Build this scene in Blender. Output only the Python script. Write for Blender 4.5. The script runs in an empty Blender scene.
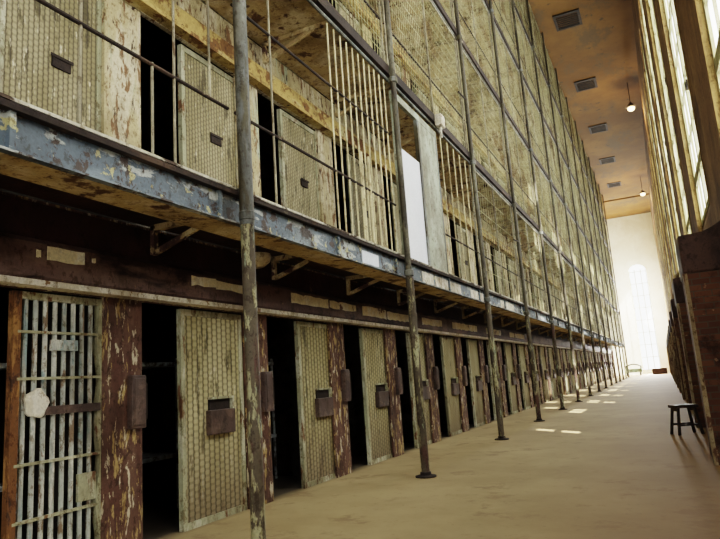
import bpy, math, random
from mathutils import Matrix, Vector
random.seed(7)
SC = bpy.context.scene
COL = SC.collection

# ------------------------------------------------------------------ dimensions (metres)
WX = -4.62            # cell-front plane
GX = -3.36            # gallery front plane
H = 1.40              # camera height
P = 2.17              # cell pitch
Y0 = 4.54             # near edge of the opening of bay 0
BAYS = list(range(-2, 29))
YA, YB = Y0 + P * -2 - .46, Y0 + P * 29
TIER = [0.0, 3.20, 6.33, 9.42, 12.52, 15.62]     # tier floors
TOP = 18.3
POST0, PP = 4.42, 4.34
NPOST = 15
RX = 1.0              # inner face of the right wall
FAR = 77.0

# ------------------------------------------------------------------ mesh helper
class MB:
    def __init__(s):
        s.v = []; s.f = []
    def box(s, x0, x1, y0, y1, z0, z1):
        n = len(s.v)
        s.v += [(x0,y0,z0),(x1,y0,z0),(x1,y1,z0),(x0,y1,z0),(x0,y0,z1),(x1,y0,z1),(x1,y1,z1),(x0,y1,z1)]
        s.f += [tuple(n+i for i in q) for q in ((0,3,2,1),(4,5,6,7),(0,1,5,4),(1,2,6,5),(2,3,7,6),(3,0,4,7))]
        return s
    def hexa(s, pts):
        n = len(s.v); s.v += [tuple(p) for p in pts]
        s.f += [tuple(n+i for i in q) for q in ((0,3,2,1),(4,5,6,7),(0,1,5,4),(1,2,6,5),(2,3,7,6),(3,0,4,7))]
        return s
    def tube(s, p, q, r, n=8, r2=None, cap=True):
        p = Vector(p); q = Vector(q); d = (q-p).normalized()
        a = d.orthogonal().normalized(); b = d.cross(a)
        if r2 is None: r2 = r
        k = len(s.v)
        for c, rr in ((p, r), (q, r2)):
            for i in range(n):
                t = 2*math.pi*(i+.5)/n
                s.v.append(tuple(c + rr*(a*math.cos(t)+b*math.sin(t))))
        for i in range(n):
            j = (i+1) % n
            s.f.append((k+i, k+j, k+n+j, k+n+i))
        if cap:
            s.f.append(tuple(k+i for i in reversed(range(n)))); s.f.append(tuple(k+n+i for i in range(n)))
        return s
    def path(s, pts, r, n=8):
        for a, b in zip(pts[:-1], pts[1:]): s.tube(a, b, r, n)
        return s
    def lathe(s, c, prof, n=16):
        k = len(s.v); c = Vector(c)
        for (r, z) in prof:
            for i in range(n):
                t = 2*math.pi*i/n
                s.v.append((c.x+r*math.cos(t), c.y+r*math.sin(t), c.z+z))
        m = len(prof)
        for a in range(m-1):
            for i in range(n):
                j = (i+1) % n
                s.f.append((k+a*n+i, k+a*n+j, k+(a+1)*n+j, k+(a+1)*n+i))
        s.f.append(tuple(k+i for i in reversed(range(n))))
        s.f.append(tuple(k+(m-1)*n+i for i in range(n)))
        return s
    def prism(s, poly, axis, a0, a1):
        """poly: 2-D points in the two other axes, extruded along axis."""
        k = len(s.v); n = len(poly)
        for a in (a0, a1):
            for (u, w) in poly:
                s.v.append({'x':(a,u,w), 'y':(u,a,w), 'z':(u,w,a)}[axis])
        for i in range(n):
            j = (i+1) % n
            s.f.append((k+i, k+j, k+n+j, k+n+i))
        s.f.append(tuple(k+i for i in reversed(range(n)))); s.f.append(tuple(k+n+i for i in range(n)))
        return s
    def mesh(s, name, m, smooth=False):
        import bmesh
        me = bpy.data.meshes.new(name); me.from_pydata(s.v, [], s.f)
        bm = bmesh.new(); bm.from_mesh(me); bmesh.ops.recalc_face_normals(bm, faces=bm.faces); bm.to_mesh(me); bm.free()
        me.materials.append(m)
        if smooth:
            for p in me.polygons: p.use_smooth = True
            try: me.set_sharp_from_angle(angle=math.radians(40))
            except Exception: pass
        return me

def link(name, me, parent=None, loc=None):
    o = bpy.data.objects.new(name, me); COL.objects.link(o)
    if parent is not None: o.parent = parent
    if loc is not None: o.location = loc
    return o
def build(name, mb, m, parent=None, bevel=0, smooth=False, label=None, loc=None):
    o = link(name, mb.mesh(name, m, smooth), parent, loc)
    if bevel:
        b = o.modifiers.new('bevel', 'BEVEL'); b.width = bevel; b.segments = 2; b.limit_method = 'ANGLE'
    if label: o['label'] = label
    return o
def tag(o, label, cat, group=None, kind=None):
    o['label'] = label; o['category'] = cat
    if group: o['group'] = group
    o['kind'] = kind or 'thing'
    return o
def thing(name, loc, label, cat, group=None):
    o = link(name, None, None, loc)
    o.empty_display_size = .1
    return tag(o, label, cat, group)
def struct(name, mb, m, parent=None, **k):
    o = build(name, mb, m, parent, **k)
    if parent is None: o['kind'] = 'structure'
    return o
def copy_tree(o, parent=None):
    c = o.copy(); COL.objects.link(c)
    if parent is not None: c.parent = parent
    for ch in list(o.children): copy_tree(ch, c)
    return c

ORD = ['first','second','third','fourth','fifth','sixth','seventh','eighth','ninth','tenth','eleventh','twelfth','thirteenth',
       'fourteenth','fifteenth','sixteenth','seventeenth','eighteenth','nineteenth','twentieth','twenty-first','twenty-second',
       'twenty-third','twenty-fourth','twenty-fifth','twenty-sixth','twenty-seventh','twenty-eighth','twenty-ninth','thirtieth','thirty-first']
TN = ['ground', 'second', 'third', 'fourth', 'fifth', 'top']

# ------------------------------------------------------------------ materials
class NT:
    def __init__(s, name):
        s.m = bpy.data.materials.new(name); s.m.use_nodes = True
        s.t = s.m.node_tree; s.n = s.t.nodes; s.n.clear()
        s.out = s.n.new('ShaderNodeOutputMaterial')
        s.geo = s.n.new('ShaderNodeNewGeometry')
        s.pos = s.geo.outputs['Position']
    def L(s, a, b): s.t.links.new(a, b)
    def val(s, sock, v):
        if hasattr(v, 'is_linked') or isinstance(v, bpy.types.NodeSocket): s.L(v, sock)
        else: sock.default_value = v
    def math(s, op, a, b=0.0, c=None):
        n = s.n.new('ShaderNodeMath'); n.operation = op
        s.val(n.inputs[0], a); s.val(n.inputs[1], b)
        if c is not None: s.val(n.inputs[2], c)
        return n.outputs[0]
    def sep(s):
        n = s.n.new('ShaderNodeSeparateXYZ'); s.L(s.pos, n.inputs[0]); return n.outputs
    def noise(s, scale, detail=5, rough=.6, stretch=(1,1,1), off=0.0, dist=0.0):
        mp = s.n.new('ShaderNodeMapping'); mp.inputs['Scale'].default_value = stretch
        mp.inputs['Location'].default_value = (off, off*1.7, off*.6)
        s.L(s.pos, mp.inputs[0])
        n = s.n.new('ShaderNodeTexNoise'); n.inputs['Scale'].default_value = scale
        n.inputs['Detail'].default_value = detail; n.inputs['Roughness'].default_value = rough
        n.inputs['Distortion'].default_value = dist
        s.L(mp.outputs[0], n.inputs[0]); return n.outputs[0]
    def step(s, x, lo, hi):
        n = s.n.new('ShaderNodeMapRange'); n.interpolation_type = 'SMOOTHSTEP'
        s.val(n.inputs[0], x); n.inputs[1].default_value = lo; n.inputs[2].default_value = hi
        return n.outputs[0]
    def mix(s, fac, a, b, mode='MIX'):
        n = s.n.new('ShaderNodeMix'); n.data_type = 'RGBA'; n.blend_type = mode
        s.val(n.inputs[0], fac)
        for sock, v in ((n.inputs[6], a), (n.inputs[7], b)):
            if isinstance(v, tuple): sock.default_value = (v + (1,))[:4]
            else: s.L(v, sock)
        return n.outputs[2]
    def finish(s, col, rough=.85, bump=None, bstr=.3, bdist=.02, metal=0.0, spec=.3):
        b = s.n.new('ShaderNodeBsdfPrincipled')
        if isinstance(col, tuple): b.inputs['Base Color'].default_value = (col+(1,))[:4]
        else: s.L(col, b.inputs['Base Color'])
        s.val(b.inputs['Roughness'], rough); b.inputs['Metallic'].default_value = metal
        b.inputs['Specular IOR Level'].default_value = spec
        if bump is not None:
            bn = s.n.new('ShaderNodeBump'); bn.inputs['Strength'].default_value = bstr; bn.inputs['Distance'].default_value = bdist
            s.L(bump, bn.inputs['Height']); s.L(bn.outputs[0], b.inputs['Normal'])
        s.L(b.outputs[0], s.out.inputs[0]); return s.m

def peel(name, base, layers, rough=.8, bstr=.35, spec=.3, grime=.75):
    """base colour with flaking layers: (colour, scale, lo, hi, stretch, offset)"""
    k = NT(name); col = base; h = None
    for i, (c, sc, lo, hi, st, off) in enumerate(layers):
        n = k.noise(sc, 6, .65, st, off, .3)
        f = k.step(n, lo, hi)
        col = k.mix(f, col, c)
        h = f if h is None else k.math('ADD', h, f)
    fine = k.noise(40, 3, .6)
    col = k.mix(k.math('MULTIPLY', k.step(k.noise(1.1, 6, .7, (1,1,.6), 31), .46, .66), grime), col, (.30,.24,.17), 'MULTIPLY')
    col = k.mix(k.math('MULTIPLY', k.step(k.noise(13, 5, .75, (1,1,.7), 17), .53, .62), grime), col, (.34,.25,.16), 'MULTIPLY')
    col = k.mix(.45, col, k.mix(fine, (.15,.15,.15), (1.6,1.6,1.6)), 'MULTIPLY')
    return k.finish(col, rough, k.math('ADD', h, k.math('MULTIPLY', fine, .6)), bstr, .01, 0, spec)

U = (1,1,1); VZ = (1.6,1.6,.45); VY = (1,.35,1)
M = {}
M['maroon'] = peel('maroon_paint', (.12,.066,.052), [((.20,.13,.10),1.3,.45,.65,VY,1),((.028,.012,.010),3,.5,.62,VY,4),((.36,.22,.09),5,.66,.70,U,7)], .55)
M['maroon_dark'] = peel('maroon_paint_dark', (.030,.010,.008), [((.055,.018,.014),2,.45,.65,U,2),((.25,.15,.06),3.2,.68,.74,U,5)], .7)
M['rust_wall'] = peel('rusted_maroon_wall', (.095,.044,.030), [((.135,.072,.050),2.5,.42,.58,VZ,3),((.42,.30,.12),9,.55,.60,VZ,8),((.62,.54,.38),8.0,.575,.61,VZ,11),((.03,.014,.010),4,.6,.68,VZ,15)], .75)
M['cream_wall'] = peel('peeling_cream_wall', (.48,.40,.22), [((.62,.55,.38),2.2,.45,.6,VZ,3),((.42,.48,.34),2.0,.60,.68,VZ,21),((.20,.11,.05),6,.55,.60,VZ,9),((.07,.035,.02),8,.585,.62,VZ,13)], .8)
M['upper_wall'] = peel('stained_upper_wall', (.40,.33,.16), [((.58,.51,.30),.8,.48,.6,VZ,3),((.17,.09,.045),1.3,.52,.62,VZ,9),((.10,.055,.03),3.5,.63,.68,VZ,13)], .85)
M['ochre_beam'] = peel('ochre_painted_beam', (.50,.36,.12), [((.62,.52,.26),2.2,.5,.62,VY,3),((.20,.095,.03),3.5,.51,.58,U,6),((.08,.04,.02),7,.64,.69,U,13)], .75)
M['ochre_plate'] = peel('ochre_flange', (.50,.38,.18), [((.62,.52,.32),2,.45,.6,U,3),((.12,.06,.03),3.5,.55,.63,U,6)], .75)
M['beam_blue'] = peel('blue_grey_girder', (.085,.115,.145), [((.22,.27,.30),1.7,.45,.62,VY,1),((.46,.49,.46),6.5,.54,.60,VY,5),((.045,.026,.018),5.5,.53,.58,U,9),((.46,.42,.20),7,.60,.63,U,12)], .55, .45, .4)
M['rust_dark'] = peel('dark_rust_edge', (.028,.018,.014), [((.075,.045,.028),3,.52,.64,VY,2),((.36,.31,.20),5,.64,.69,VY,7)], .8)
M['post_upper'] = peel('blue_grey_post', (.12,.13,.125), [((.24,.25,.22),2,.45,.62,VZ,1),((.075,.065,.035),2,.50,.60,VZ,5)], .6)
M['post_lower'] = peel('mottled_post', (.095,.075,.05), [((.38,.36,.20),6,.53,.58,VZ,1),((.09,.045,.035),2.2,.52,.6,VZ,5),((.30,.36,.25),6,.60,.64,VZ,9)], .7)
M['steel_bar'] = peel('old_cage_bars', (.26,.23,.15), [((.46,.42,.28),3,.5,.6,VZ,1),((.10,.06,.03),4,.58,.64,VZ,5)], .6)
M['cream_bar'] = peel('cream_cage_bars', (.66,.58,.34), [((.30,.20,.09),5,.60,.65,VZ,5)], .6)
M['mesh_wire'] = peel('pale_mesh_wire', (.42,.40,.21), [((.60,.57,.34),.8,.48,.62,U,1),((.14,.10,.05),1.0,.52,.62,U,5)], .7)
M['door_bar'] = peel('flaking_grey_bars', (.42,.44,.39), [((.62,.62,.54),4,.48,.56,VZ,1),((.20,.14,.09),5,.56,.61,VZ,5),((.27,.36,.36),3,.56,.63,VZ,9)], .6)
M['door_stile'] = peel('flaking_door_stile', (.36,.35,.22), [((.52,.50,.36),4,.5,.58,VZ,1),((.18,.09,.04),5,.57,.62,VZ,5)], .7)
M['rust_stile'] = peel('rust_orange_stile', (.16,.07,.025), [((.34,.18,.06),5,.5,.58,VZ,1),((.05,.025,.015),4,.57,.63,VZ,5)], .8)
M['white_flake'] = peel('white_flaking_paint', (.66,.60,.45), [((.80,.76,.64),6,.45,.55,U,1),((.30,.18,.09),9,.60,.64,U,5)], .7)
M['lockbox'] = peel('brown_lock_box', (.075,.048,.040), [((.13,.085,.065),3,.5,.6,U,1),((.30,.22,.13),9,.66,.69,U,5)], .5, .3, .4)
M['jamb_green'] = peel('grey_green_panel', (.34,.37,.27), [((.42,.45,.35),.9,.45,.62,VZ,1),((.23,.24,.17),2,.58,.66,VZ,5)], .6)
M['white_panel'] = peel('white_panel', (.74,.78,.86), [((.82,.85,.92),.7,.45,.65,U,1)], .35, .02, .5, .05)
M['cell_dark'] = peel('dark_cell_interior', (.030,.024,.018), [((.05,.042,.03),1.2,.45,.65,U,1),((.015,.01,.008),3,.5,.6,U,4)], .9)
M['bunk'] = peel('bunk_steel', (.50,.56,.58), [((.10,.07,.05),4,.5,.6,U,1)], .6)
M['wood'] = peel('dark_stool_wood', (.040,.024,.016), [((.07,.045,.03),6,.5,.6,(3,3,.5),1)], .6)
M['cap_dark'] = peel('dark_brown_pier_cap', (.045,.022,.016), [((.075,.038,.026),2.0,.45,.6,U,1),((.28,.19,.12),6,.69,.72,U,5)], .7)
M['cart'] = peel('pale_green_cart', (.13,.16,.10), [((.22,.25,.17),2.0,.5,.6,U,1)], .6)
M['black'] = peel('black_rubber', (.02,.02,.02), [((.04,.04,.035),4,.5,.6,U,1)], .8)
M['globe'] = peel('cream_lamp_bowl', (.55,.46,.28), [((.40,.30,.16),6,.5,.6,U,1)], .4)
M['win_frame'] = peel('pale_green_window_frame', (.44,.42,.22), [((.55,.52,.34),2,.5,.6,VZ,1)], .6, grime=.2)
M['reveal'] = peel('cream_window_reveal', (.36,.25,.09), [((.50,.40,.19),1.0,.50,.62,VZ,1),((.20,.11,.04),1.4,.55,.66,VZ,5)], .85)

def lattice(name, base, dark, stain, py=.086, pz=.07):
    """woven flat straps: broad vertical straps over narrow horizontal ones, small dark holes"""
    k = NT(name); x, y, z = k.sep()
    u = k.math('DIVIDE', y, py); col_i = k.math('FLOOR', u)
    odd = k.math('MODULO', k.math('ABSOLUTE', col_i), 2)
    fy = k.math('ABSOLUTE', k.math('SUBTRACT', k.math('FRACT', u), .5))
    w = k.math('ADD', k.math('DIVIDE', z, pz), k.math('MULTIPLY', odd, .5))
    fz = k.math('ABSOLUTE', k.math('SUBTRACT', k.math('FRACT', w), .5))
    gy = k.step(fy, .22, .46); gz = k.step(fz, .20, .44)
    hole = k.math('MULTIPLY', k.step(fy, .33, .42), k.step(fz, .18, .30))
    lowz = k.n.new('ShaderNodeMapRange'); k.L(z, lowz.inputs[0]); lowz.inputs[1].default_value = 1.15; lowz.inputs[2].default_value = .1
    col = k.mix(k.step(k.noise(1.4, 5, .6, VZ, 3), .42, .64), base, stain)
    col = k.mix(k.step(k.noise(5, 5, .65, VZ, 9), .55, .64), col, tuple(c*.40 for c in base))
    col = k.mix(k.step(k.noise(11, 5, .65, VZ, 19), .60, .66), col, (.62,.56,.38))
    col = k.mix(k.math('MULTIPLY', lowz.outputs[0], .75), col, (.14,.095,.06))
    col = k.mix(k.math('MULTIPLY', gy, .58), col, dark)  # shading of the grooves between straps, painted into the colour
    col = k.mix(k.math('MULTIPLY', gz, .28), col, dark)
    col = k.mix(k.math('MULTIPLY', hole, .55), col, dark)
    h = k.math('SUBTRACT', 1.0, k.math('ADD', hole, k.math('MULTIPLY', gz, .5)))
    return k.finish(col, .7, h, .5, .012)
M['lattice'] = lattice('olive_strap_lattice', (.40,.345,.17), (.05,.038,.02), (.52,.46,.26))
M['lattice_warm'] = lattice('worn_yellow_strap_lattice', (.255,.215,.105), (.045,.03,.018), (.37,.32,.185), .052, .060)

def floor_mat():
    k = NT('dusty_concrete_floor'); x, y, z = k.sep()
    col = k.mix(k.step(k.noise(.5, 6, .65), .35, .7), (.28,.205,.098), (.38,.29,.145))
    col = k.mix(k.step(k.noise(2.2, 6, .7, off=5), .52, .68), col, (.23,.16,.078))
    warm = k.math('MULTIPLY', k.step(x, -2.0, .6), .65)
    col = k.mix(warm, col, (.30,.155,.065))
    col = k.mix(k.math('MULTIPLY', k.step(k.noise(9, 4, .7, off=2), .60, .68), .5), col, (.24,.16,.08))
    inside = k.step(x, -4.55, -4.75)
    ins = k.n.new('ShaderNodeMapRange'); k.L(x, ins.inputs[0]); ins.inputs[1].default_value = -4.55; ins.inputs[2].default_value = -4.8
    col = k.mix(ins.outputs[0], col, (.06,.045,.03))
    return k.finish(col, .8, k.noise(14, 5, .7), .15, .01, 0, .3)
M['floor'] = floor_mat()
def ceil_mat():
    k = NT('stained_orange_ceiling'); x, y, z = k.sep()
    col = k.mix(k.step(k.noise(.25, 6, .65), .35, .65), (.115,.055,.012), (.185,.095,.023))
    col = k.mix(k.step(k.noise(.5, 6, .7, (1,.5,1), 6), .50, .64), col, (.10,.062,.026))
    col = k.mix(k.step(k.noise(1.8, 5, .7, off=3), .60, .68), col, (.07,.045,.02))
    return k.finish(col, .9, k.noise(5, 5, .7), .2, .03)
M['ceiling'] = ceil_mat()
def brick_mat(name, a, b, mortar, flat=False):
    k = NT(name)
    tc = k.n.new('ShaderNodeMapping'); 
    cmb = k.n.new('ShaderNodeCombineXYZ'); x, y, z = k.sep()
    k.L(k.math('ADD', x, y), cmb.inputs[0]); k.L(z, cmb.inputs[1])
    br = k.n.new('ShaderNodeTexBrick'); br.inputs['Scale'].default_value = 1.0
    br.inputs['Brick Width'].default_value = .22; br.inputs['Row Height'].default_value = .085; br.inputs['Mortar Size'].default_value = .008
    br.inputs['Color1'].default_value = a+(1,); br.inputs['Color2'].default_value = b+(1,); br.inputs['Mortar'].default_value = mortar+(1,)
    k.L(cmb.outputs[0], br.inputs[0])
    col = k.mix(k.step(k.noise(2.2, 6, .7), .5, .66), br.outputs[0], tuple(c*.45 for c in a))
    col = k.mix(k.step(k.noise(6, 6, .7, off=4), .62, .68), col, (.34,.22,.12))
    inv = k.math('SUBTRACT', 1.0, br.outputs[1])
    return k.finish(col, .88, inv, .6, .01)
M['brick'] = brick_mat('red_brown_brick', (.085,.036,.022), (.145,.062,.033), (.09,.065,.045))
M['right_wall'] = peel('brown_plaster_wall', (.20,.105,.035), [((.29,.17,.06),.7,.45,.65,VZ,1),((.11,.05,.02),1.4,.55,.66,VZ,5),((.40,.29,.13),4,.66,.71,U,9)], .9)
M['far_wall'] = peel('pale_far_plaster', (.70,.66,.52), [((.78,.76,.64),.4,.42,.65,U,1),((.58,.48,.30),.6,.60,.74,U,5)], .9, grime=.1)
M['grille'] = peel('dark_ceiling_grille', (.025,.018,.012), [((.05,.03,.015),3,.5,.6,U,1)], .8)

def frosted(name, ca, cb):
    k = NT(name)
    t = k.n.new('ShaderNodeBsdfTranslucent'); 
    col = k.mix(k.step(k.noise(1.2, 4, .6), .4, .65), ca, cb)
    k.L(col, t.inputs[0])
    g = k.n.new('ShaderNodeBsdfGlossy'); g.inputs['Roughness'].default_value = .25
    mx = k.n.new('ShaderNodeMixShader'); mx.inputs[0].default_value = .05
    k.L(t.outputs[0], mx.inputs[1]); k.L(g.outputs[0], mx.inputs[2]); k.L(mx.outputs[0], k.out.inputs[0])
    return k.m
M['frosted'] = frosted('frosted_window_glass', (.99,.985,.96), (.90,.93,.90))

def clear():
    k = NT('clear_window_glass')
    t = k.n.new('ShaderNodeBsdfTransparent'); t.inputs[0].default_value = (.96,.97,.96,1)
    g = k.n.new('ShaderNodeBsdfGlossy'); g.inputs['Roughness'].default_value = .05
    mx = k.n.new('ShaderNodeMixShader'); mx.inputs[0].default_value = .06
    k.L(t.outputs[0], mx.inputs[1]); k.L(g.outputs[0], mx.inputs[2]); k.L(mx.outputs[0], k.out.inputs[0])
    return k.m
M['clear'] = clear()
def emit(name, c, s):
    k = NT(name); e = k.n.new('ShaderNodeEmission'); e.inputs[0].default_value = c+(1,); e.inputs[1].default_value = s
    k.L(e.outputs[0], k.out.inputs[0]); return k.m
M['bulb'] = emit('glowing_lamp_glass', (1,.72,.36), 14)

M['lip'] = peel('flaking_lit_lip', (.50,.47,.36), [((.66,.64,.52),4,.5,.58,VY,1),((.06,.035,.02),4,.53,.58,VY,5)], .7)  # flaking paint, its pale tone painting the lit deck edge
M['cream_patch'] = peel('cream_bare_paint', (.86,.76,.48), [((.92,.88,.72),3,.48,.6,U,1),((.20,.11,.07),5,.60,.63,U,5)], .7, grime=.3)
M['bracket'] = peel('rusty_ochre_bracket', (.46,.34,.17), [((.62,.52,.30),5,.50,.58,U,3),((.09,.04,.028),3.5,.54,.60,U,6)], .75)
M['post_dark'] = peel('dark_brown_post', (.075,.065,.042), [((.17,.16,.11),2,.52,.62,VZ,1),((.04,.03,.02),2,.55,.62,VZ,5)], .6)
M['corner'] = peel('pale_lit_corner_and_pipe', (.30,.22,.12), [((.42,.34,.2),3,.5,.6,VZ,1),((.14,.07,.04),4,.53,.6,VZ,5)], .85)  # pale brown that paints the lit pier corners; also colours the pipes
# ------------------------------------------------------------------ the setting
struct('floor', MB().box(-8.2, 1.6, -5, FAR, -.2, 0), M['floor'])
struct('ceiling', MB().box(-8.2, 1.6, -5, FAR, TOP, TOP+.25), M['ceiling'])
struct('wall_back', MB().box(-8.2, 1.6, -5.3, -5, -.2, TOP+.25), M['right_wall'])
struct('wall_outer', MB().box(-8.5, -8.2, -5.3, FAR, -.2, TOP+.25), M['far_wall'])

# right wall with tall arched openings
WIN_Y = [.4, 5.4] + [11.0 + 5*i for i in range(13)]      # near edge of each opening, 3 m wide
WZ0, WZS, WW = 3.72, 14.2, 3.0
ARC = 8
def arch(y0, seg=ARC):
    c = y0 + WW/2; r = WW/2
    return [(c + r*math.cos(math.pi*i/seg), WZS + .75*r*math.sin(math.pi*i/seg)) for i in range(seg+1)]
def wall_right():
    mb = MB(); x0, x1 = RX, RX+.5
    zt = TOP
    ys = [-5.0]
    for y in WIN_Y: ys += [y, y+WW]
    ys.append(FAR)
    for i in range(0, len(ys), 2): mb.box(x0, x1, ys[i], ys[i+1], 0, zt)
    for y in WIN_Y:
        # splayed sill: thick wall below, sloping up to the glass
        mb.prism([(x0, 0), (x1, 0), (x1, WZ0+.35), (x0+.10, WZ0+.35), (x0, WZ0)], 'y', y, y+WW)
        a = arch(y)
        for (p, q) in zip(a[:-1], a[1:]):
            mb.hexa([(x0,q[0],q[1]),(x1,q[0],q[1]),(x1,p[0],p[1]),(x0,p[0],p[1]),(x0,q[0],zt),(x1,q[0],zt),(x1,p[0],zt),(x0,p[0],zt)])
    return struct('wall_right', mb, M['right_wall'])
wall_right()

# windows: frame, centre mullion, transoms, frosted panes (some panes gone)
NC, NR = 4, 12
def window(i, y, missing):
    mb = MB(); xa, xb = RX+.07, RX+.15
    z0 = WZ0+.35; hgt = WZS - z0; pw = WW/NC; ph = hgt/NR
    for c in range(NC+1):
        w = .05 if c in (0, NC) else (.10 if c == NC//2 else .014)
        yc = min(max(y + c*pw, y+w), y+WW-w)
        mb.box(xa, xb, yc-w, yc+w, z0, WZS + (1.1 if c == 2 else (.85 if c in (1, 3) else 0)))
    for r in range(NR+1):
        w = .10 if r == 1 else (.05 if r in (0, NR, 5, 9) else .014)
        mb.box(xa+.005, xb-.005, y, y+WW, z0+r*ph-w, z0+r*ph+w)
    a = arch(y)
    for (p, q) in zip(a[:-1], a[1:]):
        mb.tube((xa+.04, p[0], p[1]-.02), (xa+.04, q[0], q[1]-.02), .05, 6)
    w_ = struct('window_%d' % (i+1), mb, M['win_frame'])
    g = MB(); xg = RX+.11
    for c in range(NC):
        for r in range(NR):
            if (c, r) in missing: continue
            n = len(g.v)
            g.v += [(xg,y+c*pw,z0+r*ph),(xg,y+(c+1)*pw,z0+r*ph),(xg,y+(c+1)*pw,z0+(r+1)*ph),(xg,y+c*pw,z0+(r+1)*ph)]
            g.f.append((n,n+1,n+2,n+3))
    n = len(g.v); g.v += [(xg, p[0], p[1]) for p in a]; g.f.append(tuple(range(n, n+len(a))))
    build('glazing', g, M['clear'] if i >= 10 else M['frosted'], w_)
    rv = MB()      # pale plastered reveals of the opening
    for (ya, yb) in ((y-.001, y+.02), (y+WW-.02, y+WW+.001)): rv.box(RX-.012, RX+.07, ya, yb, WZ0+.05, WZS)
    build('reveal', rv, M['reveal'], w_)
    hb = MB()
    for zz in (6.05, 8.3): hb.tube((RX+.05, y+.5, zz), (RX+.09, y+.5, zz), .035, 6).box(RX+.0, RX+.1, y+.4, y+.6, zz-.06, zz+.06)
    build('stay_bracket', hb, M['rust_dark'], w_)
rw = random.Random(3)
for i, y in enumerate(WIN_Y):
    ms = set()
    if i == 2: ms = {(0, 0), (0, 1)}
    elif i >= 3:
        for r in range(NR):
            for c in range(NC):
                if rw.random() < ((.10 if r < 3 else .42) if i < 6 else (.2 if r < 3 else .6)): ms.add((c, r))
        if i >= 4: ms |= {(1, 0), (1, 1), (2, 1)}
    window(i, y, ms)

# far wall with a tall arched window
fx0, fx1, fz0, fz1 = -2.3, -.4, .45, 11.6
mb = MB()
mb.box(-8.5, fx0, FAR, FAR+.5, -.2, TOP+.25).box(fx1, 1.6, FAR, FAR+.5, -.2, TOP+.25).box(fx0, fx1, FAR, FAR+.5, -.2, fz0).box(fx0, fx1, FAR, FAR+.5, fz1+.9, TOP+.25)
fa = [((fx0+fx1)/2 + .95*math.cos(math.pi*t/8), fz1 + .9*math.sin(math.pi*t/8)) for t in range(9)]
for p, q in zip(fa[:-1], fa[1:]):
    mb.hexa([(q[0],FAR,q[1]),(p[0],FAR,p[1]),(p[0],FAR+.5,p[1]),(q[0],FAR+.5,q[1]),(q[0],FAR,fz1+.9),(p[0],FAR,fz1+.9),(p[0],FAR+.5,fz1+.9),(q[0],FAR+.5,fz1+.9)])
struct('wall_far', mb, M['far_wall'])
mb = MB()
for x in (fx0+.05, -1.67, -1.03, fx1-.05): mb.box(x-.04, x+.04, FAR+.2, FAR+.28, fz0, fz1+.3)
for r in range(9): mb.box(fx0, fx1, FAR+.2, FAR+.28, fz0+r*1.4-.03, fz0+r*1.4+.03)
wf = struct('window_16', mb, M['win_frame'])
g = MB(); g.v = [(fx0,FAR+.24,fz0),(fx1,FAR+.24,fz0)] + [(p[0],FAR+.24,p[1]) for p in fa]; g.f = [tuple(range(len(g.v)))]
build('glazing', g, M['clear'], wf)

# ------------------------------------------------------------------ cell block: cell fronts per tier
rd = random.Random(11)
GAP = {-2: .9, -1: .83, 0: .60, 1: .86, 2: .78, 3: .8, 4: .78, 5: .8, 6: .76}
GAP2 = {-2: .5, -1: .62, 0: .68, 1: .64, 2: .74, 3: .6}
def bay_y(k): return Y0 + P*k
POSTY = {-1: .08, 0: 4.45, 1: 8.53, 2: 13.12}
def post_y(i): return POSTY.get(i, 4.42 + PP*i)
DW, DH = 1.08, 2.31
def wall_tier(t):
    z = TIER[t]; zt = (TIER[t+1] - .10) if t < 5 else TOP
    mb = MB()
    for k in BAYS:
        y = bay_y(k)
        mb.box(WX-.03, WX+.01, y+1.69, y+P, z, z+2.33)
    mb.box(WX-.03, WX+.03, YA, bay_y(-2), z, z+2.33)
    mb.box(WX-.03, WX+.03, YA, YB, z+2.33, zt)
    mat = M['rust_wall'] if t == 0 else (M['cream_wall'] if t == 1 else M['upper_wall'])
    o = struct('wall_left', mb, mat)
    return o
for t in range(6): wall_tier(t)
# dark interiors: back wall, partitions, end wall of the block
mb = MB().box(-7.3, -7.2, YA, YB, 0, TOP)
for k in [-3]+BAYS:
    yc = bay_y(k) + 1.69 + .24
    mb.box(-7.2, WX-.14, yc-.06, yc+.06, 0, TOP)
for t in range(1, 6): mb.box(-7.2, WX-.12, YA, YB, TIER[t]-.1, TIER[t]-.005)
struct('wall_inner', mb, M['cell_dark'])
struct('wall_end', MB().box(-7.3, WX+.03, YB, YB+.15, 0, TOP), M['cream_wall'])
struct('wall_near', MB().box(-7.3, WX+.03, YA-.15, YA, 0, TOP), M['cream_wall'])

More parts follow.
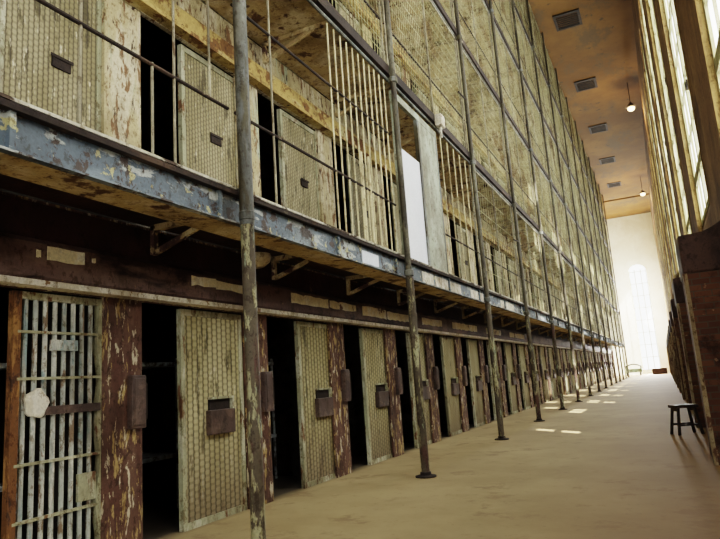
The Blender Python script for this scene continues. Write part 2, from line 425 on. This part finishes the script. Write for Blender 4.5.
# header beams over the doors (one run per tier) with patches of bare paint
def blob(mb, y0, y1, z0, z1, x, seed, jag=.03):
    r = random.Random(seed); pts = []
    n = max(4, int((y1-y0)/.12))
    for i in range(n+1): pts.append((y0+(y1-y0)*i/n, z0 + r.uniform(-jag, jag)*(.6 if 0 < i < n else 1)))
    for i in range(n, -1, -1): pts.append((y0+(y1-y0)*i/n, z1 + r.uniform(-jag, jag)*.5))
    mb.prism(pts, 'x', x, x+.006)
for t in range(6):
    z = TIER[t]
    h = thing('header_beam', (WX+.03, YA, z), '', 'beam', 'header beams above the cell doors')
    col = 'maroon steel' if t == 0 else 'ochre painted'
    h['label'] = '%s header running above the %s tier cell doors' % (col, TN[t])
    lz = -z; 
    def rel(mb):
        mb.v = [(v[0]-WX-.03, v[1]-YA, v[2]-z) for v in mb.v]; return mb
    hi = 2.74 if t == 0 else 2.66
    build('beam_face', rel(MB().prism([(WX+.03,z+2.386),(WX+.11,z+2.39),(WX+.13,z+2.42),(WX+.13,z+hi-.04),(WX+.10,z+hi),(WX+.03,z+hi)], 'y', YA, YB)), M['maroon'] if t == 0 else M['ochre_beam'], h)
    build('door_rail', rel(MB().box(WX+.03, WX+.17, YA, YB, z+2.335, z+2.385)), M['white_flake'] if t == 0 else M['ochre_beam'], h, label='pale flaking ledge under the header' if t == 0 else None)
    if t == 0:
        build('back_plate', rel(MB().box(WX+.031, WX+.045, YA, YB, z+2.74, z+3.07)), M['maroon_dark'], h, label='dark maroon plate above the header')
        for j, (a, b, c, d) in enumerate([(3.38,3.75,2.57,2.685),(3.28,3.32,2.58,2.64),(3.83,3.87,2.61,2.65),(5.14,5.55,2.56,2.66),(5.55,6.10,2.55,2.65),(7.15,8.2,2.53,2.66),(8.25,9.15,2.53,2.65),(9.4,10.4,2.5,2.66),(10.45,11.8,2.49,2.64),(12.3,13.6,2.5,2.64),(14.4,16.6,2.5,2.66),(17.6,19.4,2.5,2.66),(20.6,23.0,2.5,2.65)]):
            q = MB(); blob(q, a, b, c, d, WX+.13, 40+j, .008 if j < 3 else .02)
            build('peeled_patch', rel(q), M['cream_patch'], h, label='cream patch of flaking paint')

# ------------------------------------------------------------------ cell doors
def lattice_door(mat, slot=False):
    root = link('cell_door', None); root.empty_display_size = .1
    w = DW
    fr = MB().box(-.03,.03,0,.06,0,DH).box(-.03,.03,w-.06,w,0,DH).box(-.029,.029,.06,w-.06,0,.07).box(-.029,.029,.06,w-.06,DH-.07,DH)
    build('door_frame', fr, M['door_stile'], root)
    build('lattice_panel', MB().box(-.015,.012,.06,w-.06,.07,DH-.07), mat, root)
    if slot:
        build('lock_slot', MB().box(.012,.03,.52,.72,1.24,1.34).box(.03,.04,.50,.74,1.33,1.36), M['rust_dark'], root)
        return root
    lb = build('lock_case', MB().box(.012,.085,.40,.84,.92,1.19), M['lockbox'], root, bevel=.008)
    build('slot_hood', MB().box(.012,.035,.44,.80,1.19,1.31), M['rust_dark'], lb)
    build('slot_lip', MB().box(.012,.085,.43,.82,1.31,1.335).box(.012,.08,.80,.825,1.19,1.31), M['door_stile'], lb)
    return root
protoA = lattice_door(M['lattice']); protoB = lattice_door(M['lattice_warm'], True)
usedA = usedB = False
def door_label(t, k):
    i = k + (1 if t == 0 else 2)
    if t == 0:
        i = k   # bay 0 is the first lattice door after the barred one
        ex = {0: 'olive lattice cell door on ground tier, directly beyond the barred door',
              1: 'olive lattice cell door on ground tier, second beyond the barred door',
              -2: 'olive lattice cell door on ground tier, nearer than the barred door'}
        if k in ex: return ex[k]
        return 'lattice cell door on ground tier, %s beyond the barred door' % ORD[i]
    if t == 1:
        if k == -1: return 'wide olive lattice cell door above the barred door'
        if k == -2: return 'lattice cell door on second tier nearest the camera'
        return 'lattice cell door on second tier, %s beyond the one above the barred door' % ORD[k]
    return 'stained lattice cell door on %s tier, behind the cage' % TN[t]
DOORX = WX-.062
for t in range(6):
    for k in BAYS:
        if t == 0 and k == -1: continue
        g = (GAP if t == 0 else GAP2).get(k, rd.uniform(.70, .83))
        if t >= 1: 
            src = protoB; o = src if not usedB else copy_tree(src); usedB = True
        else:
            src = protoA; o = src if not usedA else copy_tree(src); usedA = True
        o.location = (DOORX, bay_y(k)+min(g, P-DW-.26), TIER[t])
        tag(o, door_label(t, k), 'door', 'lattice cell doors on the %s tier' % TN[t])

# the barred door on the ground tier
bd = thing('cell_door', (DOORX+.03, 3.17, 0), 'barred cell door with flaking white vertical bars and a round white lock plate', 'door')
w = 1.0
build('door_stile', MB().box(-.03,.035,.02,.09,0,2.31), M['rust_stile'], bd, label='rust orange stile')
wav = []
for i in range(31):
    zz = 2.31*i/30; wav.append((w-.14 + (.022*math.sin(zz*9) if .15 < zz < 2.1 else 0), zz))
build('door_stile', MB().prism([(w,0)] + [(w,2.31)] + list(reversed(wav)), 'x', -.03, .035), M['door_stile'], bd, label='pale green flaking stile with a wavy edge')
build('door_rail', MB().box(-.02,.03,.09,w-.14,2.25,2.31), M['door_stile'], bd)
build('door_rail', MB().box(-.02,.03,.09,w-.14,0,.07), M['door_stile'], bd)
for i in range(8):
    yb = .145 + i*.092
    build('bar', MB().tube((0,yb,.05),(0,yb,2.26),.021,8), M['door_bar'], bd, smooth=True)
for zz in (.42, .72, 1.17, 1.30, 1.93-.0):
    pass
for zz, hh in ((.50,.022),(.93,.022),(1.33,.06),(1.60,.022),(1.98,.022)):
    if hh > .03: build('lock_bar', MB().box(.02,.05,.30,w-.13,1.30,1.37), M['lockbox'], bd)
    else: build('cross_bar', MB().box(.0,.036,.06,w-.10,zz-hh/2,zz+hh/2), M['door_stile'], bd)
pl = []
for i in range(20):
    a = 2*math.pi*i/20; rr = .115 + .012*math.sin(5*a+1)
    pl.append((.23 + rr*.92*math.cos(a), 1.40 + rr*math.sin(a)))
lp = build('lock_plate', MB().prism(pl, 'x', .036, .058), M['white_flake'], bd, label='round plate with white flaking paint')
build('card_holder', MB().box(.02,.05,.36,.62,1.83,1.92), M['door_bar'], bd, label='grey blank plate across the bars')
build('corner_plate', MB().box(.0,.03,.66,.84,.55,.78), M['door_stile'], bd)

# lock boxes on the pillars
lbm = MB().box(.01,.085,-.14,.035,0,.50)
lid = MB().box(.085,.095,-.12,.02,.03,.47)
lproto = link('lock_box', None); 
build('box_body', lbm, M['lockbox'], lproto, bevel=.012)
lidp = build('box_lid', lid, M['lockbox'], lproto, bevel=.006)
build('hinge', MB().tube((.09,.025,.08),(.09,.025,.42),.012,6), M['rust_dark'], lidp)
first = True
for t in (0,):
    for k in BAYS:
        o = lproto if first else copy_tree(lproto); first = False
        o.location = (WX, bay_y(k+1)-.05, TIER[t]+1.10)
        if t == 0:
            lab = 'brown steel lock box on rusty pillar, ' + ('just beyond the barred door' if k == -1 else ('nearer than the barred door' if k == -2 else 'after the %s lattice door past the bars' % ORD[k]))
        else:
            lab = 'brown steel lock box on the second tier, ' + ('above the barred door' if k == -1 else ('nearest the camera' if k == -2 else '%s beyond the one above the barred door' % ORD[k]))
        tag(o, lab, 'lock box', 'lock boxes on the %s tier pillars' % TN[t])

# bunks inside the first ground cells
bk = link('bunk_bed', None)
for zz in (.62, 1.75):
    build('bunk_shelf', MB().box(-.45,.45,0,1.9,zz,zz+.05), M['bunk'], bk)
for (sx, sy) in ((-1,0),(1,0),(-1,1),(1,1)):
    build('bunk_leg', MB().tube((sx*.43, .03+sy*1.84, 0), (sx*.43, .03+sy*1.84, 1.85), .02, 6), M['bunk'], bk)
for i, k in enumerate((-1, 0, 1, 2, 3)):
    o = bk if i == 0 else copy_tree(bk)
    o.location = (-6.1, bay_y(k)+.06-.24+.0, 0)
    for_ = 'barred door' if k == -1 else '%s lattice door on the ground tier' % ORD[k]
    o.scale = (1, .97, 1)
    tag(o, 'grey steel bunk in the dark cell behind the ' + for_, 'bunk bed', 'bunks in the dark cells')

# ------------------------------------------------------------------ galleries
def gallery(t):
    z = TIER[t]
    g = thing('gallery_walkway', (GX, YA, z), '%s steel gallery walkway along the %s tier cells' % ({1:'blue-grey flaking',2:'dark rusty'}.get(t,'thin dark'), TN[t]), 'walkway', 'galleries in front of the cells')
    def rel(mb): mb.v = [(v[0]-GX, v[1]-YA, v[2]-z) for v in mb.v]; return mb
    if t == 1:
        build('front_beam', rel(MB().prism([(GX-.045,z-.30),(GX-.045,z-.04),(GX-.02,z-.04),(GX-.02,z-.28),(GX+.02,z-.285),(GX+.02,z-.30)], 'y', YA, YB)), M['beam_blue'], g)
        build('deck_edge', rel(MB().prism([(GX-.06,z-.04),(GX+.045,z-.04),(GX+.05,z+.0),(GX+.03,z+.012),(GX-.06,z+.012)], 'y', YA, YB)), M['rust_dark'], g, label='dark rusty deck edge')
        build('deck_lit_lip', rel(MB().box(GX+.024, GX+.046, YA, YB, z+.011, z+.034)), M['lip'], g, label='flaking lip painted pale as the lit deck edge')  # added strip: light along the deck edge painted in its pale tone
        build('flange', rel(MB().box(GX-.38, GX-.045, YA, YB, z-.30, z-.275)), M['ochre_plate'], g, label='ochre stained underside strip')
        for i in range(-1, 2*NPOST):
            yy = (post_y(i//2) if i % 2 == 0 else (post_y(i//2)+post_y(i//2+1))/2)
            for d in ((-.22, .20) if i % 2 == 0 else (0,)):
                if YA < yy+d < YB: build('stiffener', rel(MB().box(GX-.02, GX+.018, yy+d-.02, yy+d+.02, z-.285, z-.04)), M['beam_blue'], g)
        q = MB(); blob(q, 7.18, 7.70, z-.265, z-.10, GX-.019, 91, .006)
        build('peeled_patch', rel(q), M['white_panel'], g, label='bright white patch on the girder')
        for j, (a, b) in enumerate(((9.45,10.0),(10.1,11.6),(12.3,13.4),(14.9,16.4))):
            q = MB(); blob(q, a, b, z-.27, z-.09, GX-.019, 60+j, .015); build('peeled_patch', rel(q), M['white_flake'], g)
    else:
        build('front_beam', rel(MB().box(GX-.05, GX+.045, YA, YB, z-.13, z+.03)), M['rust_dark'], g)
        build('conduit', rel(MB().tube((GX, YA, z-.20), (GX, YB, z-.20), .024, 8)), M['post_upper'], g, smooth=True)
    build('deck', rel(MB().box(WX+.03, GX-.06, YA, YB, z-.08, z-.02)), M['maroon_dark'] if t == 1 else M['ochre_plate'], g)
    for k in [-3]+BAYS[:-1]:
        yy = bay_y(k+1) + .06
        q = MB(); zb = z-.10
        mt = M['bracket']
        q.box(WX+.10, WX+.15, yy-.03, yy+.03, zb-.30, zb).box(WX+.10, GX-.06, yy-.03, yy+.03, zb-.05, zb+.01)
        q.hexa([(WX+.12,yy-.02,zb-.26),(WX+.17,yy-.02,zb-.30),(WX+.17,yy+.02,zb-.30),(WX+.12,yy+.02,zb-.26),(GX-.36,yy-.02,zb-.02),(GX-.28,yy-.02,zb-.04),(GX-.28,yy+.02,zb-.04),(GX-.36,yy+.02,zb-.02)])
        build('bracket', rel(q), mt, g)
    return g
for t in range(1, 6): gallery(t)

# bowl lamp under the first gallery
bl = thing('bowl_lamp', (-3.95, 5.62, TIER[1]-.08), 'cream bowl lamp under the gallery beside the thick blue-grey post', 'lamp')
build('lamp_rod', MB().tube((0,0,0),(0,0,-.24),.015,8), M['rust_dark'], bl)
build('lamp_bowl', MB().lathe((0,0,-.40), [(.02,0),(.08,.02),(.14,.07),(.16,.13),(.15,.16),(.03,.165)], 18), M['globe'], bl, smooth=True)

# posts
PX = GX + .105
def post(lower_mat):
    r = link('gallery_post', None)
    build('lower_shaft', MB().tube((0,0,.02),(0,0,2.86),.062,14), M['post_lower'], r, smooth=True)
    build('upper_shaft', MB().tube((0,0,2.86),(0,0,TOP),.066 if lower_mat else .047,14), M['post_upper'] if lower_mat else M['post_dark'], r, smooth=True)
    build('base_flange', MB().lathe((0,0,0), [(.15,0),(.15,.02),(.08,.035),(.075,.07),(.062,.075)], 18), M['rust_dark'], r)
    for i in range(1, 6): build('clamp', MB().lathe((0,0,TIER[i]-.30), [(.064,0),(.072,.01),(.072,.08),(.064,.09)], 14), M['post_upper'], r)
    return r
pp = post(None); pa = post(True); pa_used = False
for i in range(-1, NPOST):
    o = pp if i == -1 else (pa if i == 0 else copy_tree(pp))
    o.location = (PX + (.03 if i == 0 else 0), post_y(i), 0)
    lab = {-1: 'tall gallery post nearest the camera, beside the barred door', 0: 'thick blue-grey gallery post rising from mottled foot, past the first lattice door',
           1: 'gallery post beside the tall white panel, mottled green below'}.get(i, 'mottled gallery post with a floor flange, %s beyond the white panel' % ORD[max(0, i-2)])
    tag(o, lab, 'post', 'gallery posts')
    if i in (3, 2):
        zz = 5.0 if i == 3 else 7.6
        build('side_arm', MB().tube((0,0,zz),(.0,-.60,zz-.05),.022,6), M['rust_dark'], o)

# ------------------------------------------------------------------ cages between posts
def cage(name, s, t, label, parts, ya=None, yb=None, group='cage panels on the galleries'):
    y0 = post_y(s) + .075; y1 = post_y(s+1) - .075
    if ya is not None: y0 = ya
    if yb is not None: y1 = yb
    c = thing('cage_panel', (GX, y0, TIER[t]+.012), label, 'cage', group)
    parts(c, y1-y0, (TIER[t+1]-.275 if t < 5 else TOP) - TIER[t] - .012, y0)
    return c
def rails(c, L, Hh, zs=(.80,)):
    for z in zs: build('handrail', MB().tube((0,-.02,z),(0,L+.02,z),.017,8), M['rust_dark'], c, smooth=True)
def bars(c, ys, Hh, mat, r=.012, z0=0.0):
    me = None
    for y in ys:
        if me is None:
            o = build('bar', MB().tube((.0,0,z0),(.0,0,Hh),r,6), mat, c, smooth=True); me = o.data
        else: o = link('bar', me, c)
        o.location = (.0, y, 0)
def near_panel(c, L, Hh, y0):
    rails(c, L, Hh, (.80, 1.95))
    bars(c, [v-y0 for v in (3.43,)], .82, M['steel_bar'], .013)
    bars(c, [v-y0 for v in (2.0, 2.75, 3.68)], Hh, M['steel_bar'], .013)
    bars(c, [4.14-y0], Hh, M['steel_bar'], .013, .80)
cage('cage', -1, 1, 'sparse barred railing on second tier before the thick blue-grey post', near_panel)
def dense_panel(c, L, Hh, y0):
    rails(c, L, Hh, (.80, 1.95))
    bars(c, [v-y0 for v in (5.16,)], Hh, M['steel_bar'], .013)
    bars(c, [6.55-y0 + .183*i for i in range(11)], Hh, M['cream_bar'], .011)
    bars(c, [7.33-y0, 7.56-y0], 1.3, M['cream_bar'], .022)
cage('cage', 0, 1, 'closely barred cream cage before the tall white panel on second tier', dense_panel, yb=8.45)
def wire_mesh(L, Hh, sy, sz, w):
    q = MB(); n = int(L/sy)
    for i in range(1, n):
        y = L*i/n; q.box(-w/2, w/2, y-w/2, y+w/2, 0, Hh)
    m = int(Hh/sz)
    for j in range(0, m+1):
        z = Hh*j/m; q.box(-w/2, w/2, 0, L, z-w/2, z+w/2)
    return q
def short_panel(c, L, Hh, y0):
    rails(c, L, Hh, (.80,))
    bars(c, [.3+.42*i for i in range(5)], Hh, M['cream_bar'], .012)
cage('cage', 1, 1, 'light barred cage between grey-green jamb and next post on second tier', short_panel, ya=10.84)
cage_cache = {}
def mesh_panel(c, L, Hh, y0, t=2):
    key = (round(L,2), round(Hh,2), t)
    if key not in cage_cache:
        fr = MB()
        for y in (0.0, L/2, L): fr.box(-.018,.018,y-.016,y+.016,0,Hh)
        for z in (0.02, Hh): fr.box(-.018,.018,0,L,z-.018,z+.018)
        sp = (.22,.44,.010) if t == 1 else (.105,.21,.0085)
        cage_cache[key] = (wire_mesh(L, Hh, *sp).mesh('mesh_screen', M['mesh_wire']), fr.mesh('panel_frame', M['steel_bar']),
                           MB().tube((0,-.02,.80),(0,L+.02,.80),.017,6).mesh('handrail', M['rust_dark']))
    a, b, h = cage_cache[key]
    link('mesh_screen', a, c); link('panel_frame', b, c); link('handrail', h, c)
for t in range(1, 6):
    for s in range(-1, NPOST-1):
        if t == 1 and s < 2: continue
        lab = 'pale wire mesh cage panel on %s tier, %s span past the %s' % (TN[t], ORD[s-2 if s >= 2 else s+1], 'post beyond the white panel' if s >= 2 else 'nearest post')
        if s >= 2: lab = 'pale wire mesh cage panel on %s tier, %s span beyond the grey-green jamb' % (TN[t], ORD[s-2])
        else: lab = 'wire mesh cage panel on %s tier, %s' % (TN[t], {-1:'before the thick blue-grey post',0:'just past the thick blue-grey post',1:'above the tall white panel'}[s])
        cage('cage', s, t, lab, lambda c, L, Hh, y0, t=t: mesh_panel(c, L, Hh, y0, t))

# tall gate frame with the white panel on the second tier
z1 = TIER[1]+.012
gf = thing('gallery_gate', (GX, 8.66, z1), 'tall grey-green gate frame holding a white panel on second tier gallery', 'gate')
build('gate_stile', MB().box(-.03,.03,.0,.04,0,2.66), M['jamb_green'], gf)
build('white_panel', MB().box(-.012,.012,.04,1.06,.0,1.86), M['white_panel'], gf, label='plain white sheet')
build('jamb_panel', MB().box(-.03,.03,1.14,2.04,0,2.66), M['jamb_green'], gf, label='wide grey-green steel panel')
build('gate_stile', MB().box(-.035,.035,1.06,1.14,0,2.66), M['post_upper'], gf)
build('gate_stile', MB().box(-.035,.035,2.04,2.10,0,2.66), M['post_upper'], gf)
build('gate_head', MB().box(-.035,.035,.0,2.10,2.66,2.78), M['jamb_green'], gf)
fx = thing('junction_box', (GX+.045, 10.85, TIER[2]-.22), 'small cream junction box on the beam above the grey-green jamb', 'box')
build('box_body', MB().box(-.0,.14,-.12,.12,0,.24), M['white_flake'], fx, bevel=.02)
build('conduit_stub', MB().tube((.07,0,-.22),(.07,0,0),.025,8), M['white_flake'], fx)

# ------------------------------------------------------------------ right side: brick piers, stool
bp = link('brick_pier', None)
build('pier_body', MB().box(0,.56,0,1.1,0,2.55), M['brick'], bp)
build('pier_lit_edge', MB().box(-.02,.0,.0,.22,0,2.55).box(-.02,.03,-.012,0,0,2.55), M['corner'], bp, label='pale strip painted as the lit pier corner')  # light catching the pier corner, put into a pale strip
build('pier_cap', MB().prism([(-.02,2.55),(.56,2.55),(.56,3.24),(.42,3.16),(.30,3.11),(-.02,3.09)], 'y', -.02, 1.12), M['cap_dark'], bp, bevel=.03, label='dark sloping cap')
for i in range(14):
    o = bp if i == 0 else copy_tree(bp)
    o.location = (.42, 9.52+5*i, 0)
    lab = 'dark red brick pier with dark cap, nearest on the right wall' if i == 0 else 'dark capped brick pier against the window wall, %s behind the nearest pier' % ORD[i-1]
    if i == 0: lab = 'large red brick pier with dark cap, nearest one and beside the stool'
    tag(o, lab, 'pier', 'brick piers under the windows')
# vertical pipes beside the piers
pv = link('drain_pipe', None)
build('pipe_shaft', MB().tube((0,0,0),(0,0,3.4),.05,10), M['corner'], pv, smooth=True)
build('pipe_collar', MB().lathe((0,0,1.6), [(.05,0),(.07,.01),(.07,.09),(.05,.1)], 10), M['rust_dark'], pv)
for i in range(6):
    o = pv if i == 0 else copy_tree(pv); o.location = (.55, 11.5+5*i, 0)
    tag(o, 'pale vertical pipe between the brick piers, ' + ('behind the dark stool' if i == 0 else '%s past the one behind the stool' % ORD[i-1]), 'pipe', 'pipes between the brick piers')

st = thing('stool', (.20, 13.4, 0), 'small dark wooden stool with splayed legs beside the brick pier', 'stool')
st.rotation_euler = (0, 0, math.radians(24))
build('seat', MB().box(-.21,.21,-.17,.17,.49,.545), M['wood'], st, bevel=.008)
for sx in (-1, 1):
    for sy in (-1, 1):
        a = (sx*.15, sy*.12, .51); b = (sx*.215, sy*.16, 0)
        build('leg', MB().hexa([(b[0]-.022,b[1]-.018,0),(b[0]+.022,b[1]-.018,0),(b[0]+.022,b[1]+.018,0),(b[0]-.022,b[1]+.018,0),
                               (a[0]-.022,a[1]-.018,.505),(a[0]+.022,a[1]-.018,.505),(a[0]+.022,a[1]+.018,.505),(a[0]-.022,a[1]+.018,.505)]), M['wood'], st)
for sy in (-1, 1): build('stretcher', MB().box(-.18,.18,sy*.142-.01,sy*.142+.01,.16,.20), M['wood'], st)
for sx in (-1, 1): build('apron', MB().box(sx*.158-.01,sx*.158+.01,-.12,.12,.43,.50), M['wood'], st)

# ------------------------------------------------------------------ far end: cart, low box
ct = thing('cart', (-3.0, 71.5, 0), 'small pale green cart with a rounded top on the far floor', 'cart')
arc = [(-.75+1.5*i/10, 1.02+.22*math.sin(math.pi*i/10)) for i in range(11)]
build('cart_body', MB().prism([(-.8,.32),(.8,.32),(.8,.72),(-.8,.72)], 'y', -.9, .9), M['cart'], ct, bevel=.05)
build('canopy', MB().prism(arc + [(x, z-.12) for x, z in reversed(arc)], 'y', -.88, .88), M['black'], ct)
for sx in (-1, 1):
    for sy in (-1, 1):
        build('canopy_post', MB().tube((sx*.72, sy*.8, .7), (sx*.72, sy*.8, 1.03), .06, 6), M['cart'], ct)
        build('wheel', MB().tube((sx*.62-.06, sy*.6, .22), (sx*.62+.06, sy*.6, .22), .22, 14), M['black'], ct)
bx = thing('crate', (-.55, 72, 0), 'low dark crate on the floor beneath the far window', 'crate')
build('crate_side', MB().box(-.7,.7,-.5,-.45,0,.55).box(-.7,.7,.45,.5,0,.55).box(-.7,-.65,-.45,.45,0,.55).box(.65,.7,-.45,.45,0,.55), M['cap_dark'], bx)
build('crate_lid', MB().box(-.74,.74,-.54,.54,.55,.60), M['cap_dark'], bx)

# ------------------------------------------------------------------ ceiling: pendant lamps, grilles
pl_ = link('pendant_lamp', None)
build('cord', MB().tube((0,0,0),(0,0,-1.35),.02,6), M['rust_dark'], pl_)
build('lamp_cap', MB().lathe((0,0,-1.62), [(.30,0),(.26,.06),(.12,.2),(.05,.3)], 18), M['rust_dark'], pl_, smooth=True)
build('bulb', MB().lathe((0,0,-1.86), [(.03,0),(.14,.03),(.2,.12),(.2,.2),(.12,.24)], 16), M['bulb'], pl_, smooth=True)
for i, (x, y) in enumerate(((.34, 39.2), (.38, 61.0))):
    o = pl_ if i == 0 else copy_tree(pl_)
    o.location = (x, y, TOP)
    tag(o, ['glowing pendant lamp under the ceiling, the higher in view of two', 'glowing pendant lamp under the ceiling, farther down near the end wall'][i], 'lamp', 'pendant lamps')
    L = bpy.data.lights.new('lamp_light', 'POINT'); L.energy = 260; L.color = (1,.68,.32); L.shadow_soft_size = .2
    lo = bpy.data.objects.new('lamp_light', L); COL.objects.link(lo); lo.parent = o; lo.location = (0,0,-2.2)
gr = link('ceiling_grille', None)
build('grille_frame', MB().box(-.62,.62,-.75,-.62,-.06,0).box(-.62,.62,.62,.75,-.06,0).box(-.62,-.5,-.62,.62,-.06,0).box(.5,.62,-.62,.62,-.06,0), M['grille'], gr)
q = MB()
for i in range(7): q.box(-.5,.5,-.56+i*.18-.03,-.56+i*.18+.03,-.05,-.015)
build('slats', q, M['grille'], gr)
for i in range(6):
    o = gr if i == 0 else copy_tree(gr)
    o.location = (-1.94, 21.9+8.03*i, TOP)
    tag(o, 'dark slatted ceiling grille, ' + ('nearest of the row' if i == 0 else '%s beyond the nearest' % ORD[i-1]), 'grille', 'ceiling grilles')
for i, y in enumerate((68,)):
    struct('trim_%d' % (i+1), MB().box(-4.6, RX, y, y+.5, TOP-.12, TOP), M['ceiling'])

# ------------------------------------------------------------------ light
wd = bpy.data.worlds.new('daylight'); SC.world = wd; wd.use_nodes = True
bg = wd.node_tree.nodes['Background']; bg.inputs[0].default_value = (.96,.99,1.0,1); bg.inputs[1].default_value = 6.0
S = bpy.data.lights.new('sun', 'SUN'); S.energy = 26; S.angle = .009; S.color = (1,.96,.88)
so = bpy.data.objects.new('sun', S); COL.objects.link(so)
d = Vector((-1,.9,-1.42)).normalized()
so.rotation_euler = d.to_track_quat('-Z','Y').to_euler(); so.location = (10,0,20)

A = bpy.data.lights.new('far_daylight', 'AREA'); A.shape = 'RECTANGLE'; A.size = 1.8; A.size_y = 11; A.energy = 11000; A.color = (1,.97,.90)
C_ = bpy.data.lights.new('side_daylight', 'AREA'); C_.shape = 'RECTANGLE'; C_.size = 2.8; C_.size_y = 10; C_.energy = 5000; C_.color = (1,.98,.92)
so_ = bpy.data.objects.new('side_daylight', C_); COL.objects.link(so_); so_.location = (RX+.4, WIN_Y[-1]+1.5, 8.6)
so_.rotation_euler = Vector((-1,.9,-.1)).to_track_quat('-Z','Z').to_euler()
B = bpy.data.lights.new('back_fill', 'AREA'); B.shape = 'RECTANGLE'; B.size = 4.5; B.size_y = 7; B.energy = 550; B.color = (.97,1,.97)  # added fill lamp behind the camera; the back wall has no opening
bo = bpy.data.objects.new('back_fill', B); COL.objects.link(bo); bo.location = (-.9, -4.7, 3.9)
bo.rotation_euler = Vector((-.15,1,0)).to_track_quat('-Z','Z').to_euler()
ao = bpy.data.objects.new('far_daylight', A); COL.objects.link(ao); ao.location = (-1.35, FAR+.15, 6.2)
ao.rotation_euler = Vector((-.1,-1,0)).to_track_quat('-Z','Z').to_euler()

# ------------------------------------------------------------------ camera
fpx = 613.04
VP = Vector((664-360, 360-269.5, fpx)).normalized(); VV = Vector((-233,-3370,fpx)).normalized()
yr = VP; zr = (VV - VV.dot(yr)*yr).normalized(); xr = yr.cross(zr)
cam = bpy.data.cameras.new('camera'); co = bpy.data.objects.new('camera', cam); COL.objects.link(co)
cam.sensor_width = 36; cam.lens = 36*fpx/720; cam.clip_start = .05; cam.clip_end = 400
R = Matrix(((xr[0], -xr[1], -xr[2]), (yr[0], -yr[1], -yr[2]), (zr[0], -zr[1], -zr[2])))
co.matrix_world = Matrix.Translation((0,0,H)) @ R.to_4x4()
SC.camera = co

# ------------------------------------------------------------------ tone
SC.view_settings.view_transform = 'Filmic'
SC.view_settings.look = 'Medium High Contrast'
SC.view_settings.exposure = -0.08
SC.cycles.max_bounces = 10; SC.cycles.diffuse_bounces = 6
SC.cycles.sample_clamp_indirect = 12
